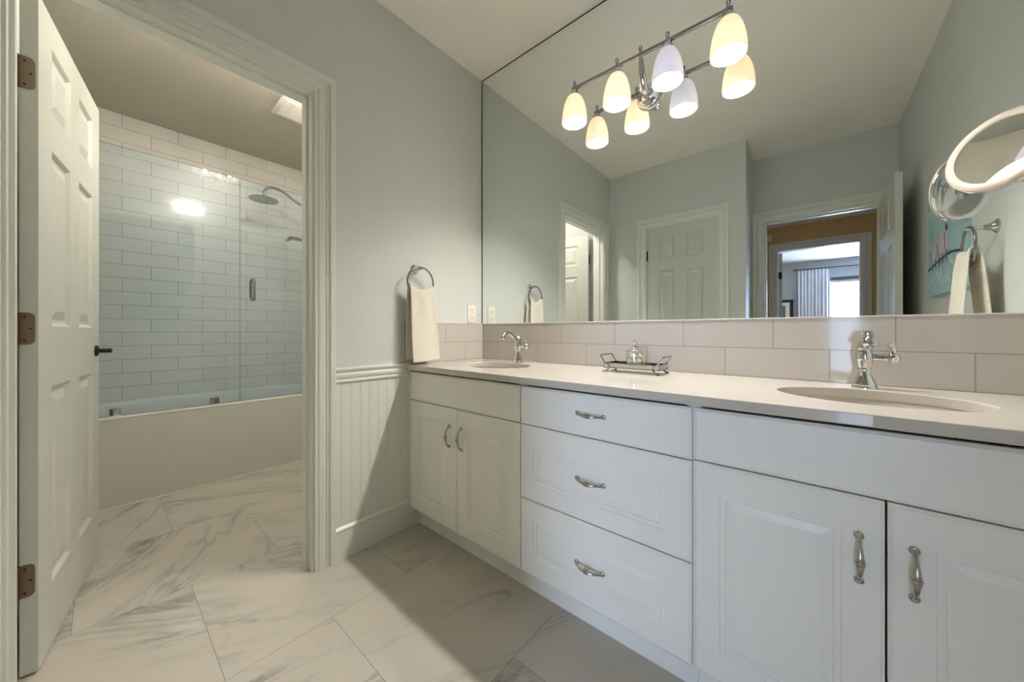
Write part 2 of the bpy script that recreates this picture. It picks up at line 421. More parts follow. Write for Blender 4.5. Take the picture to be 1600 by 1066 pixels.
bm = BM(); box(bm, -.115, 2.3, 0, .1, 0, H+.05); struct('wall_back', bm, M['wall'], 'wall behind the big vanity mirror', 'wall')
bm = BM(); box(bm, XR, 2.3, -2.6, 0, 0, H+.05); struct('wall_right', bm, M['wall'], 'blue-grey wall holding the teal picture, seen in the mirror', 'wall')
bm = BM(); box(bm, 0, .390, -2.08, YC, 0, H+.05); box(bm, 1.034, XA, -2.08, YC, 0, H+.05); box(bm, .390, 1.034, -2.08, YC, HD+.006, H+.05)
struct('wall_front', bm, M['wall'], 'blue-grey wall around the closed closet door, seen in mirror', 'wall')
bm = BM(); box(bm, XA-.1, XA, -2.6, -2.08, 0, H+.05); struct('wall_alcove', bm, M['wall'], 'narrow grey return wall beside the entry door', 'wall')
EL, ER = 1.335, 2.095
bm = BM(); box(bm, XA, EL-.012, -2.6, YE, 0, H+.05); box(bm, ER+.012, XR, -2.6, YE, 0, H+.05); box(bm, EL-.012, ER+.012, -2.6, YE, HD+.008, H+.05)
struct('wall_entry', bm, M['wall'], 'grey wall above and around the open entry doorway', 'wall')
# tub room walls
bm = BM(); box(bm, -2.4, -2.28, -1.84, -.24, 0, 2.735); struct('wall_tub_back', bm, M['tub_tile'], 'glossy pale subway tile wall behind the bathtub', 'wall')
bm = BM(); box(bm, -2.4, -1.47, -.24, -.14, 0, 2.735, 0); box(bm, -1.47, -.115, -.24, -.14, 0, 2.735, 1)
struct('wall_tub_right', bm, [M['tub_tile_x'], M['wall']], 'tub room wall that carries the shower fittings', 'wall')
bm = BM(); box(bm, -2.4, -1.47, -1.94, -1.84, 0, 2.735, 0); box(bm, -1.47, -.115, -1.94, -1.84, 0, 2.735, 1)
struct('wall_tub_left', bm, [M['tub_tile_x'], M['wall']], 'tub room wall behind the open door', 'wall')
# hall and bedroom beyond the entry door
bm = BM(); box(bm, -.6, 4.2, -7.5, -2.6, -.05, 0); struct('floor_hall', bm, M['wood'], 'brown wooden floor of the hall and bedroom', 'floor')
bm = BM(); box(bm, -.6, 4.2, -4.0, -2.6, 2.385, 2.435); struct('ceiling_hall', bm, M['ceil'], 'white ceiling of the hall, seen in the mirror', 'ceiling')
BL, BR = 1.352, 2.100
bm = BM()
box(bm, -.6, BL-.012, -4.1, -4.0, 0, 2.5, 0); box(bm, BR+.012, 4.2, -4.1, -4.0, 0, 2.5, 0); box(bm, BL-.012, BR+.012, -4.1, -4.0, HD-.004, 2.5, 0)
struct('wall_hall', bm, M['hallwall'], 'tan hall wall around the bedroom doorway, seen in mirror', 'wall')
bm = BM(); box(bm, -.7, -.6, -4.1, -2.6, 0, 2.435); box(bm, 4.2, 4.3, -4.1, -2.6, 0, 2.435)
struct('wall_hall_ends', bm, M['hallwall'], 'tan end walls of the hall', 'wall')
bm = BM(); box(bm, -.6, XA-.1, -2.6, -2.5, 0, 2.435); box(bm, 2.3, 4.2, -2.6, -2.5, 0, 2.435)
struct('wall_hall_near', bm, M['hallwall'], 'tan hall wall on the bathroom side', 'wall')
bm = BM(); box(bm, -.6, 4.2, -7.5, -4.1, 2.445, 2.495); struct('ceiling_bedroom', bm, M['trim'], 'bright white bedroom ceiling, seen in the mirror', 'ceiling')
WX0, WX1, WZ0, WZ1 = 1.94, 3.3, .12, 2.045  # low sill: unseen lower part of the window added for more daylight
bm = BM()
box(bm, -.6, WX0, -7.6, -7.5, 0, 2.495); box(bm, WX1, 4.2, -7.6, -7.5, 0, 2.495); box(bm, WX0, WX1, -7.6, -7.5, 0, WZ0); box(bm, WX0, WX1, -7.6, -7.5, WZ1, 2.495)
struct('wall_bedroom', bm, M['bedwall'], 'pale grey bedroom wall with the window, seen in mirror', 'wall')
bm = BM(); box(bm, -.7, -.6, -7.6, -4.1, 0, 2.495); box(bm, 4.2, 4.3, -7.6, -4.1, 0, 2.495)
struct('wall_bedroom_sides', bm, M['bedwall'], 'pale grey side walls of the bedroom', 'wall')

# ------------------------------------------------------------------ trims
fL = lambda a, z, t: (t, a, z)            # left wall, facing +x
fLb = lambda a, z, t: (-.115-t, a, z)     # its tub-room side
fC = lambda a, z, t: (a, YC+t, z)         # closet wall, facing +y
fE = lambda a, z, t: (a, YE+t, z)
fEb = lambda a, z, t: (a, -2.6-t, z)
fB = lambda a, z, t: (a, -4.0+t, z)
def jamb(bm, f, a0, a1, zt, t0, t1, th=.012):
    # lining boards inside the opening between depths t0..t1
    for (b0, b1, z0, z1) in ((a0-.001, a0+th, 0, zt), (a1-th, a1+.001, 0, zt), (a0+th, a1-th, zt-th, zt+.001)):
        p = [f(a, z, t) for a in (b0, b1) for z in (z0, z1) for t in (t0, t1)]
        xs, ys, zs = zip(*p); box(bm, min(xs), max(xs), min(ys), max(ys), min(zs), max(zs))
def doorway_trim(n, f, fb, a0, a1, zt, depth, label, stop=None):
    bm = BM(); casing(bm, f, a0+.004, a1-.004, zt-.004)
    if fb: casing(bm, fb, a0+.004, a1-.004, zt-.004)
    jamb(bm, f, a0, a1, zt, -depth, 0)
    if stop is not None:
        s0, s1 = stop
        for (b0, b1, z0, z1) in ((a0+.012, a0+.022, 0, zt-.012), (a1-.022, a1-.012, 0, zt-.012), (a0+.022, a1-.022, zt-.022, zt-.012)):
            p = [f(a, z, t) for a in (b0, b1) for z in (z0, z1) for t in (s0, s1)]
            xs, ys, zs = zip(*p); box(bm, min(xs), max(xs), min(ys), max(ys), min(zs), max(zs))
    return struct('trim_%d' % n, bm, M['trim'], label, 'door frame', ang=30)
# the opening sizes below include the 12 mm lining
doorway_trim(1, fL, None, LO-.012, RO+.012, HD+.008, .115, 'white moulded door casing around the tub room doorway', (-.078, -.040))
doorway_trim(2, fC, None, .390, 1.034, HD+.006, .115, 'white casing around the closed closet door, seen in mirror', (-.06, -.043))
doorway_trim(3, fE, fEb, EL-.012, ER+.012, HD+.008, .115, 'white casing around the bathroom entry doorway, seen in mirror', (-.075, -.045))
doorway_trim(4, fB, None, BL-.012, BR+.012, HD-.004, .10, 'grey-white casing around the bedroom doorway, seen in mirror')
YCAS = RO+.012-.004+.086    # outer edge of the casing nearest the vanity
bm = BM()
strip(bm, fL, YCAS+.0005, -.562, [(.815,.0), (.815,.013), (.818,.016), (.824,.016), (.828,.012), (.834,.012), (.838,.017), (.848,.019), (.856,.017), (.860,.013), (.866,.017), (.874,.021), (.881,.021), (.883,.017), (.883,0)])
struct('trim_5', bm, M['trim'], 'white moulded chair rail beside the vanity', 'chair rail', ang=30)
# beadboard with beads every 45 mm
bm = BM(); y = YCAS+.0005; ys = []
pts = [(y, .0), (y, .008)]
b = -.921
while b < -.56:
    for dy, t in ((-.0040,.008), (-.0034,.0068), (-.0028,.0068), (-.002,.0077), (0,.0082), (.002,.0077), (.0028,.0068), (.0034,.0068), (.0040,.008)):
        if y < b+dy < -.5625: pts.append((b+dy, t))
    b += .0456
pts += [(-.562, .008), (-.562, 0)]
loft(bm, [[(t, yy, .14) for yy, t in pts], [(t, yy, .82) for yy, t in pts]], True, True, True)
struct('trim_6', bm, M['trim'], 'white beadboard wainscot panel between doorway and vanity', 'wainscot', ang=25)
BASE = [(0,0), (0,.017), (.128,.017), (.132,.0185), (.140,.0185), (.146,.013), (.150,.009), (.150,0)]
bm = BM(); strip(bm, fL, YCAS+.0005, -.500, BASE); struct('baseboard_left', bm, M['trim'], 'tall white baseboard running from doorway to vanity', 'baseboard', ang=30)
bm = BM(); strip(bm, fC, .0, .308, BASE); strip(bm, fC, 1.118, XA, BASE); struct('baseboard_front', bm, M['trim'], 'white baseboard along the closet wall', 'baseboard')
fR = lambda a, z, t: (XR-t, a, z)
bm = BM(); strip(bm, fR, YE, -.60, BASE); struct('baseboard_right', bm, M['trim'], 'white baseboard along the right wall', 'baseboard')

# backsplash (two rows of long tiles, with a white top edge)
bm = BM(); box(bm, .012, XR, -.011, 0, .8765, 1.098); struct('trim_7', bm, M['sp_back'], 'two-row white tile backsplash under the big mirror', 'backsplash')
bm = BM(); box(bm, 0, .012, -.592, 0, .8765, 1.098); struct('trim_8', bm, M['sp_left'], 'short white tile backsplash on the left wall', 'backsplash')
bm = BM(); rbox(bm, .0, XR, -.0125, 0, 1.098, 1.1035, .0015); rbox(bm, 0, .0135, -.595, -.012, 1.098, 1.1035, .0015); rbox(bm, 0, .0135, -.597, -.592, .8765, 1.1035, .001)
struct('trim_9', bm, M['quartz'], 'thin white edge trim along the backsplash top', 'edge trim')

# ------------------------------------------------------------------ doors
def hinge(parent, at, yaw, leafmat, name='hinge', h=.10):
    # local to parent; leaf plate on the door edge, barrel at the corner
    bm = BM(); x, y, z = at
    t = BM()
    # plate with rounded free corners: local plane (u = across edge, z)
    r = .014; pts = [(0,-h/2)]
    for k in range(7): a = -PI/2+k*PI/12; pts.append((.031-r+r*math.cos(a), -h/2+r+r*math.sin(a)))
    for k in range(7): a = k*PI/12; pts.append((.031-r+r*math.cos(a), h/2-r+r*math.sin(a)))
    pts.append((0, h/2))
    lo = [Vector((0, u, zz)) for u, zz in pts]; hi = [Vector((.0022, u, zz)) for u, zz in pts]
    loft(t, [lo, hi], True, True, True)
    tube(t, [(.004, -.004, -h/2), (.004, -.004, h/2)], .0055, 10)
    for e in (-1, 1): lathe(t, [(.0055, 0), (.0045, .004), (.001, .006)], (.004, -.004, e*h/2-(0 if e > 0 else .006)), n=10)
    merge(bm, t, Matrix.Translation(Vector(at)) @ Matrix.Rotation(yaw, 4, 'Z'))
    o = obj(name, bm, leafmat, parent, True, True, bevel=0)
    for (u, zz) in ((.012, -.034), (.012, .034), (.023, 0)):
        t = BM(); lathe(t, [(.0032, .0), (.0030, .0012), (.0012, .0013)], (0,0,0), 'X', 8)
        bm = BM(); merge(bm, t, Matrix.Translation(Vector(at)) @ Matrix.Rotation(yaw, 4, 'Z') @ Matrix.Translation((.0022, u, zz)))
        obj('screw', bm, M['darkbronze'], o, True, True)
    return o
def door_leaf(n, W, loc, yaw, label, st=.115, mu=.11, hinges=True, hmat='bronze', hx=0, hyaw=0, HL=2.085):
    # local x from hinge edge to free edge, front (y=0) faces local -y
    t = thing('door_%d' % n, label, 'door', loc, (0, 0, yaw), kind='structure')
    obj('leaf', panel_slab(W, HL, .035, door_rects(W, HL, st, mu), DOOR_PROF, True), M['door'], t, False, True)
    return t
# tub room door: hinged on the far jamb, standing open into the tub room.
A = Vector((-.154, -1.764)); ang = math.atan2(.156, -.988)
# local +x runs from hinge to free edge; the seen face is on the +y(world) side -> local +y side, so put the slab's y=0 plane on the back
t = thing('door_1', 'white six-panel door standing open into the tub room', 'door', (A.x-.0055, A.y-.0346, .008), (0, 0, ang), kind='structure')
bm = panel_slab(.757, 2.085, .035, door_rects(.757, 2.085, .118, .11), DOOR_PROF, True)
merge_m = Matrix.Scale(-1, 4, (0, 1, 0)); bm.transform(merge_m)
obj('leaf', bm, M['door'], t, False, True)
for z in (.294-.008, 1.06-.008, 1.836-.008):
    bm = BM()
    hh = .098; r = .014; pts = [(0, -hh/2)]
    for k in range(7): a = -PI/2+k*PI/12; pts.append((.029-r+r*math.cos(a), -hh/2+r+r*math.sin(a)))
    for k in range(7): a = k*PI/12; pts.append((.029-r+r*math.cos(a), hh/2-r+r*math.sin(a)))
    pts.append((0, hh/2))
    loft(bm, [[(0, -u, z+zz) for u, zz in pts], [(-.0025, -u, z+zz) for u, zz in pts]], True, True, True)
    o = None
    bmesh.ops.translate(bm, verts=bm.verts[:], vec=(0, 0, 0))
    tube(bm, [(-.004, .006, z-hh/2), (-.004, .006, z+hh/2)], .006, 10)
    box(bm, -.0025, .001, -.001, .004, z-hh/2, z+hh/2)
    o = obj('hinge', bm, M['bronze'], t, True, True)
    for u, zz in ((.010, -.036), (.010, .036), (.021, 0)):
        b2 = BM(); lathe(b2, [(.0034, 0), (.0030, -.0012), (.0012, -.0013)], (-.0025, -u, z+zz), 'X', 8); obj('screw', b2, M['darkbronze'], o, True, True)
bm = BM(); zl = .955
lathe(bm, [(.026, 0), (.026, .004), (.021, .009), (.012, .011), (.010, .012), (.010, .045)], (.757-.062, 0, zl), 'Y', 20, mtx=Matrix.Identity(4))
bmesh.ops.transform(bm, matrix=Matrix.Identity(4), verts=bm.verts[:])
tube(bm, catmull([(.695, .042, zl), (.680, .050, zl), (.65, .052, zl+.001), (.600, .050, zl-.002), (.585, .049, zl)], 5), [.009]*10+[.0085]*5+[.007]*6, 10, flat=.8)
lathe(bm, [(.026, 0), (.026, -.004), (.021, -.009), (.010, -.012), (.010, -.05)], (.695, -.035, zl), 'Y', 20)
obj('lever_handle', bm, M['darkbronze'], t, True, True)
# local y grows towards the seen face here: the slab occupies y -.035..0

# closet door, closed
t = thing('door_2', 'closed white six-panel closet door, seen in the mirror', 'door', (1.020, YC-.006, .008), (0, 0, PI), kind='structure')
# local x runs towards -x world; front (local -y) faces +y world
obj('leaf', panel_slab(.616, 2.085, .035, door_rects(.616, 2.085, .112, .115), DOOR_PROF, True), M['door'], t, False, True)
for z in (.29, 1.05, 1.81):
    bm = BM(); tube(bm, [(.619, -.005, z-.05), (.619, -.005, z+.05)], .0065, 10); box(bm, .612, .617, -.0012, .0, z-.05, z+.05)
    obj('hinge', bm, M['darkbronze'], t, True, True)
bm = BM(); lathe(bm, [(.026, 0), (.026, -.004), (.010, -.012), (.010, -.03), (.022, -.042), (.026, -.055), (.018, -.066)], (.06, 0, .95), 'Y', 20)
obj('knob', bm, M['darkbronze'], t, True, True)
# entry door, open against the right wall
t = thing('door_3', 'white six-panel entry door open against the right wall, seen in mirror', 'door', (2.091, YE-.002, .008), (0, 0, math.radians(90.8)), kind='structure')
bm = panel_slab(.752, 2.085, .035, door_rects(.752, 2.085, .118, .11), DOOR_PROF, True); bm.transform(Matrix.Translation((0, -.036, 0)))
obj('leaf', bm, M['door'], t, False, True)
for z in (.29, 1.05, 1.81):
    bm = BM(); tube(bm, [(-.004, -.040, z-.05), (-.004, -.040, z+.05)], .006, 10); box(bm, -.002, .0, -.032, -.001, z-.05, z+.05); obj('hinge', bm, M['bronze'], t, True, True)
bm = BM(); lathe(bm, [(.026, 0), (.026, .004), (.010, .012), (.010, .045)], (.69, -.001, .95), 'Y', 18); tube(bm, [(.69, .046, .95), (.66, .05, .95), (.58, .048, .95)], .009, 8)
obj('lever_handle', bm, M['darkbronze'], t, True, True)
# bedroom door, open into the bedroom
t = thing('door_4', 'white bedroom door open beyond the hall, edge seen in mirror', 'door', (BL+.004, -4.102, .008), (0, 0, math.radians(-98)), kind='structure')
bm = panel_slab(.742, 2.066, .035, door_rects(.742, 2.066, .118, .11), DOOR_PROF, True)
obj('leaf', bm, M['door'], t, False, True)
for z in (.29, 1.05, 1.775):
    bm = BM(); box(bm, -.003, .0, .002, .033, z-.045, z+.045); tube(bm, [(-.002, -.003, z-.045), (-.002, -.003, z+.045)], .006, 8)
    obj('hinge', bm, M['darkbronze'], t, True, True)

# ------------------------------------------------------------------ vanity: three cabinets, worktop, two basins
YF = -.570       # door faces
YB = YF+.019
CP = [(0,0), (.002,.0025), (.013,.003), (.0155,.0065), (.019,.0065), (.036,.0015)]
def pull(parent, c, axis):
    # ornate bow pull, 97 mm between round feet; axis 'X' or 'Z'
    bm = BM(); c = Vector(c); u = Vector((1,0,0)) if axis == 'X' else Vector((0,0,1)); o = Vector((0,-1,0))
    hl = .0485
    for s in (-1, 1):
        lathe(bm, [(.0085, 0), (.0085, -.0025), (.007, -.004), (.0045, -.005)], c+u*hl*s, 'Y', 14)
    pts = []; rad = []
    for i in range(25):
        k = i/24; a = (k-.5)*2
        pts.append(c + u*hl*a + o*(.004+.021*(1-abs(a)**2.6)))
        rad.append(.0032+.0040*(1-abs(abs(a)-.05))**1.2*(1 if abs(a) < .92 else .8))
    tube(bm, pts, rad, 12, flat=.85)
    mid = c+o*.025
    for d, r in ((-.0065, .0078), (0, .0094), (.0065, .0078)):
        tube(bm, [mid+u*(d-.0022), mid+u*(d-.0011), mid+u*(d+.0011), mid+u*(d+.0022)], [r*.85, r, r, r*.85], 12)
    # small leaf feet
    for s in (-1, 1):
        tube(bm, [c+u*hl*s+o*.004, c+u*hl*.93*s+o*.010, c+u*hl*.8*s+o*.0145], [.0055, .0042, .0036], 10)
    return obj('handle', bm, M['nickel'], parent)
def front(parent, name, x0, x1, z0, z1, panel=None):
    W, Hh = x1-x0, z1-z0
    e = .0075
    rects = []
    if panel: m = panel; rects = [(m[0]-e, W-m[1]-e, m[2]-e, Hh-m[3]-e)]
    bm = panel_slab(W, Hh, .0188, rects, CP, False, e); bm.transform(Matrix.Translation((x0, YF, z0)))
    return obj(name, bm, M['cab'], parent, False)
def carcass(parent, x0, x1, left_filler=0):
    bm = BM(); box(bm, x0, x0+.018, YB, -.02, .112, .846); box(bm, x1-.018, x1, YB, -.02, .112, .846)
    box(bm, x0+.018, x1-.018, YB, -.02, .112, .130); box(bm, x0+.018, x1-.018, -.032, -.02, .130, .846)
    return obj('body', bm, M['cab'], parent, False)
def toekick(parent, x0, x1):
    bm = BM(); box(bm, x0, x1, -.5035, -.48, .0, .112); return obj('toe_kick', bm, M['cab'], parent, False)
# left sink cabinet
t = thing('vanity_cabinet', 'white sink cabinet with two narrow doors, left end beside the doorway wall', 'cabinet', (.40, -.30, 0), group='vanity cabinets')
carcass(t, .002, .7835); toekick(t, .002, .7835)
bm = BM(); box(bm, .010, .024, YF+.003, YB, .112, .846); obj('filler_strip', bm, M['cab'], t, False)
front(t, 'false_front', .0265, .7815, .691, .838)
d = front(t, 'door', .0265, .4025, .112, .687, (.072, .075, .072, .072)); pull(d, (.354, YF, .556), 'Z')
d = front(t, 'door', .4055, .7815, .112, .687, (.072, .075, .072, .072)); pull(d, (.438, YF, .558), 'Z')
# drawer cabinet
t = thing('vanity_cabinet', 'white cabinet with three drawers under the glass jar tray', 'cabinet', (1.093, -.30, 0), group='vanity cabinets')
carcass(t, .7845, 1.4045); toekick(t, .7845, 1.4045)
d = front(t, 'drawer', .7865, 1.402, .691, .838); pull(d, (1.090, YF, .769), 'X')
d = front(t, 'drawer', .7865, 1.402, .401, .687, (.062, .068, .066, .066)); pull(d, (1.088, YF, .543), 'X')
d = front(t, 'drawer', .7865, 1.402, .112, .397, (.062, .068, .066, .066)); pull(d, (1.086, YF, .252), 'X')
# right sink cabinet
t = thing('vanity_cabinet', 'white sink cabinet with two wide doors, nearest on the right', 'cabinet', (1.79, -.30, 0), group='vanity cabinets')
carcass(t, 1.4055, 2.150); toekick(t, 1.4055, 2.150)
bm = BM(); box(bm, 2.152, XR, YF+.003, YB, .112, .846); obj('filler_strip', bm, M['cab'], t, False)
front(t, 'false_front', 1.408, 2.149, .695, .838)
d = front(t, 'door', 1.408, 1.7745, .112, .691, (.062, .066, .068, .072)); pull(d, (1.735, YF, .559), 'Z')
d = front(t, 'door', 1.7785, 2.149, .112, .691, (.066, .062, .068, .072)); pull(d, (1.815, YF, .558), 'Z')
# worktop with two oval cut-outs
SINKS = ((.392, -.295), (1.782, -.300)); SA, SB = .203, .152
bm = BM(); NE = 64
def ring2(cx, cy, a, b, z, n=NE): return [(cx+a*math.cos(2*PI*i/n), cy+b*math.sin(2*PI*i/n), z) for i in range(n)]
outer = [bm.verts.new(p) for p in ((.0005,-.589,.876), (XR-.0005,-.589,.876), (XR-.0005,-.0005,.876), (.0005,-.0005,.876))]
ed = [bm.edges.new((outer[i], outer[(i+1) % 4])) for i in range(4)]
for cx, cyy in SINKS:
    vs = [bm.verts.new(p) for p in ring2(cx, cyy, SA, SB, .876)]
    ed += [bm.edges.new((vs[i], vs[(i+1) % NE])) for i in range(NE)]
bmesh.ops.triangle_fill(bm, use_beauty=True, use_dissolve=False, edges=ed)
g = bmesh.ops.extrude_face_region(bm, geom=bm.faces[:])
bmesh.ops.translate(bm, verts=[v for v in g['geom'] if isinstance(v, bmesh.types.BMVert)], vec=(0, 0, -.028))
o = obj('countertop', bm, M['quartz'], None, True, ang=35, bevel=.0025)
tag(o, 'long glossy white stone worktop with two oval sinks cut in', 'countertop')
for (cx, cyy), lab in zip(SINKS, ('oval white undermount sink in the worktop, left by the towel', 'oval white undermount sink in the worktop, right and nearest')):
    t = thing('sink_basin', lab, 'sink', (cx, cyy, .70), group='undermount sinks')
    bm = BM(); prof = [(1.10,.8478), (1.02,.8478), (1.005,.840), (.985,.82), (.93,.77), (.80,.725), (.55,.705), (.25,.700), (.11,.698)]
    rings = [ring2(cx, cyy, SA*k, SB*k, z) for k, z in prof]
    outp = [(.14,.69), (.6,.695), (.9,.722), (1.0,.78), (1.04,.84), (1.10,.841)]
    rings += [ring2(cx, cyy, SA*k, SB*k, z) for k, z in outp]
    loft(bm, rings, True, loop=True); obj('bowl', bm, M['basin'], t)
    bm = BM(); lathe(bm, [(.024,.6975), (.026,.700), (.022,.7015), (.012,.7005), (.010,.704), (.001,.705)], (cx, cyy, 0), n=20); obj('drain', bm, M['chrome'], t)

def faucet(x, y, lab):
    t = thing('faucet', lab, 'faucet', (x, y, .876), group='vanity faucets')
    bm = BM(); z0 = .876
    lathe(bm, [(.0295,0), (.0300,.004), (.0275,.008), (.0290,.011), (.0275,.015), (.024,.022), (.0190,.034), (.0150,.046), (.0138,.054), (.0160,.0565), (.0160,.060), (.0145,.0625),
               (.0160,.066), (.0195,.078), (.0215,.090), (.0210,.102), (.0180,.113), (.0165,.118), (.0190,.121), (.0190,.126), (.0170,.131), (.0150,.139), (.0105,.146), (.006,.150), (.005,.153)], (x, y, z0), n=28)
    obj('body', bm, M['chrome'], t)
    bm = BM(); lathe(bm, [(.004,.150), (.0075,.155), (.004,.159), (.0045,.162), (.0085,.168), (.0075,.174), (.003,.177)], (x, y, z0), n=18); obj('finial', bm, M['chrome'], t)
    bm = BM()
    pts = catmull([(x, y+.002, z0+.125), (x, y-.022, z0+.133), (x, y-.055, z0+.152), (x, y-.085, z0+.166), (x, y-.110, z0+.166), (x, y-.126, z0+.152), (x, y-.131, z0+.138)], 5)
    rad = [.0125, .0122, .012, .0118, .0115]+[.0112]*5+[.0105]*5+[.0105]*5+[.0115]*4+[.0130, .0145, .0160, .0172, .0182, .0188, .0190]
    tube(bm, pts, rad[:len(pts)], 14)
    tube(bm, [(x, y-.131, z0+.139), (x, y-.132, z0+.133)], [.0175, .0155], 14)
    obj('spout', bm, M['chrome'], t)
    bm = BM(); tube(bm, [(x+.012, y, z0+.094), (x+.022, y, z0+.094), (x+.05, y, z0+.094), (x+.053, y, z0+.094)], [.0150, .0128, .0130, .0165], 16)
    tube(bm, [(x+.054, y, z0+.094), (x+.057, y, z0+.094), (x+.066, y, z0+.094), (x+.073, y, z0+.094), (x+.077, y, z0+.094)], [.0170, .0185, .0175, .012, .004], 16)
    obj('valve', bm, M['chrome'], t)
    bm = BM(); tube(bm, [(x+.065, y, z0+.104), (x+.063, y-.001, z0+.114), (x+.060, y-.002, z0+.126), (x+.057, y-.003, z0+.136), (x+.0565, y-.003, z0+.140)], [.0055, .0055, .0075, .0100, .0085], 14, flat=.9)
    obj('lever', bm, M['chrome'], t)
faucet(.392, -.104, 'chrome single-lever faucet at the left sink by the towel')
faucet(1.784, -.100, 'chrome single-lever faucet at the right sink, nearest the camera')

# ------------------------------------------------------------------ big mirror
t = thing('vanity_mirror', 'huge frameless wall mirror above the backsplash, filling the wall to the ceiling', 'mirror', (1.1, -.003, 1.104))
bm = BM(); box(bm, .008, XR-.001, -.006, -.001, 1.1037, H-.007); obj('mirror_glass', bm, M['mirror'], t, False)
bm = BM(); box(bm, .001, .0078, -.0065, -.0005, 1.1037, H-.0005); box(bm, .0078, XR-.001, -.0065, -.0005, H-.0068, H-.0005); obj('dark_edge', bm, M['black'], t, False)

# ------------------------------------------------------------------ lamp bar
YL = -.127
t = thing('vanity_light', 'chrome four-lamp bar light with frosted bell shades on the mirror', 'wall light', (1.097, -.007, 2.13))
bm = BM(); lathe(bm, [(.060,-.0068), (.060,-.013), (.056,-.018), (.050,-.019), (.047,-.024), (.041,-.026), (.036,-.033), (.026,-.040), (.012,-.044)], (1.097, 0, 2.13), 'Y', 36); obj('backplate', bm, M['chrome'], t)
bm = BM()
pts = catmull([(1.097,-.036,2.128), (1.097,-.062,2.118), (1.097,-.088,2.126), (1.097,-.106,2.160), (1.097,-.116,2.200), (1.097,-.1255,2.246)], 6)
tube(bm, pts, [.024+(.0085-.024)*(i/(len(pts)-1))**1.1 for i in range(len(pts))], 16, flat=.8); obj('arm', bm, M['chrome'], t)
bm = BM(); tube(bm, [(.757,YL,2.250), (.76,YL,2.250), (1.436,YL,2.250), (1.439,YL,2.250)], [.006,.009,.009,.006], 14); obj('bar', bm, M['darkchrome'], t)
LX = (.771, .990, 1.208, 1.424)
SH = [(.0215,2.2165), (.030,2.210), (.038,2.199), (.0455,2.182), (.0515,2.162), (.0560,2.140), (.0590,2.118), (.0605,2.098), (.0605,2.084), (.0600,2.080)]
for i, x in enumerate(LX):
    cool = i == 2
    bm = BM(); prof = SH + [(r-.003, z) for r, z in SH[::-1]]
    rings = [[(x+r*math.cos(2*PI*k/36), YL+r*math.sin(2*PI*k/36), z) for k in range(36)] for r, z in prof]
    loft(bm, rings, True, loop=True)
    s = obj('lamp_shade', bm, M['shade_c'] if cool else M['shade_w'], t, ang=60)
    if cool: s['label'] = 'cooler white shade'
    bm = BM(); lathe(bm, [(.010,2.243), (.016,2.238), (.0185,2.230), (.0235,2.222), (.0245,2.214), (.020,2.210), (.012,2.205), (.010,2.165), (.010,2.150), (.003,2.148)], (x, YL, 0), n=24); obj('socket_cup', bm, M['chrome'], t)
    bm = BM(); bmesh.ops.create_uvsphere(bm, u_segments=16, v_segments=10, radius=.024, matrix=Matrix.Translation((x, YL, 2.128))); obj('bulb', bm, M['bulb_c'] if cool else M['bulb_w'], t)
for x in (*LX[:2], 1.097, *LX[2:]):
    bm = BM(); lathe(bm, [(.010,2.244), (.011,2.250), (.010,2.257), (.006,2.259), (.0045,2.264), (.006,2.267), (.0045,2.270), (.0075,2.275), (.0085,2.280), (.0065,2.285), (.002,2.287)], (x, YL, 0), n=16); obj('finial', bm, M['darkchrome'], t)

# ------------------------------------------------------------------ tray, jar, cotton
t = thing('vanity_tray', 'small chrome rectangular tray on scrolled feet, middle of the worktop', 'tray', (1.085, -.157, .876))
bm = BM(); X0, X1, Y0, Y1 = .966, 1.203, -.213, -.100
box(bm, X0, X1, Y0, Y1, .895, .8975)
for (a, b, c, d) in ((X0,X1,Y0,Y0+.003), (X0,X1,Y1-.003,Y1), (X0,X0+.003,Y0,Y1), (X1-.003,X1,Y0,Y1)): rbox(bm, a, b, c, d, .8935, .9165, .001)
obj('tray_body', bm, M['chrome'], t, False)
for s in (-1, 1):
    xe = X0 if s < 0 else X1
    bm = BM()
    pts = [(xe-s*.022, Y0-.002, .906), (xe-s*.004, Y0-.002, .920), (xe+s*.012, Y0-.001, .946), (xe+s*.013, Y0+.004, .949), (xe+s*.013, Y1-.004, .949), (xe+s*.012, Y1+.001, .946), (xe-s*.004, Y1+.002, .920), (xe-s*.022, Y1+.002, .906)]
    tube(bm, pts, .0034, 8); obj('handle', bm, M['darkchrome'], t)
    for yy in (Y0-.002, Y1+.002):
        bm = BM(); tube(bm, catmull([(xe-s*.022, yy, .907), (xe-s*.027, yy, .899), (xe-s*.023, yy, .890), (xe-s*.010, yy, .881), (xe-s*.002, yy, .8785)], 4), .0036, 8)
        tube(bm, [(xe-s*.002, yy, .8785), (xe+s*.001, yy, .8788)], .0036, 8); obj('foot', bm, M['darkchrome'], t)
JX, JY, JZ = 1.082, -.152, .8977
t = thing('glass_jar', 'clear glass jar with lid and chrome knob, standing on the tray', 'jar', (JX, JY, JZ))
bm = BM(); lathe(bm, [(.034,.0), (.0365,.003), (.0375,.012), (.0375,.055), (.0365,.061), (.0345,.061), (.0350,.054), (.0350,.012), (.033,.006), (.004,.005)], (JX,JY,JZ), n=36); obj('jar_body', bm, M['jarglass'], t)
bm = BM(); lathe(bm, [(.0395,.0625), (.0410,.0665), (.0370,.072), (.028,.078), (.016,.082), (.008,.084)], (JX,JY,JZ), n=36); o = obj('lid', bm, M['jarglass'], t)
bm = BM(); lathe(bm, [(.017,.080), (.0175,.084), (.012,.088), (.006,.091), (.0045,.096), (.007,.101), (.0085,.107), (.0070,.112), (.002,.115)], (JX,JY,JZ), n=18); obj('knob', bm, M['chrome'], o)
cot = None
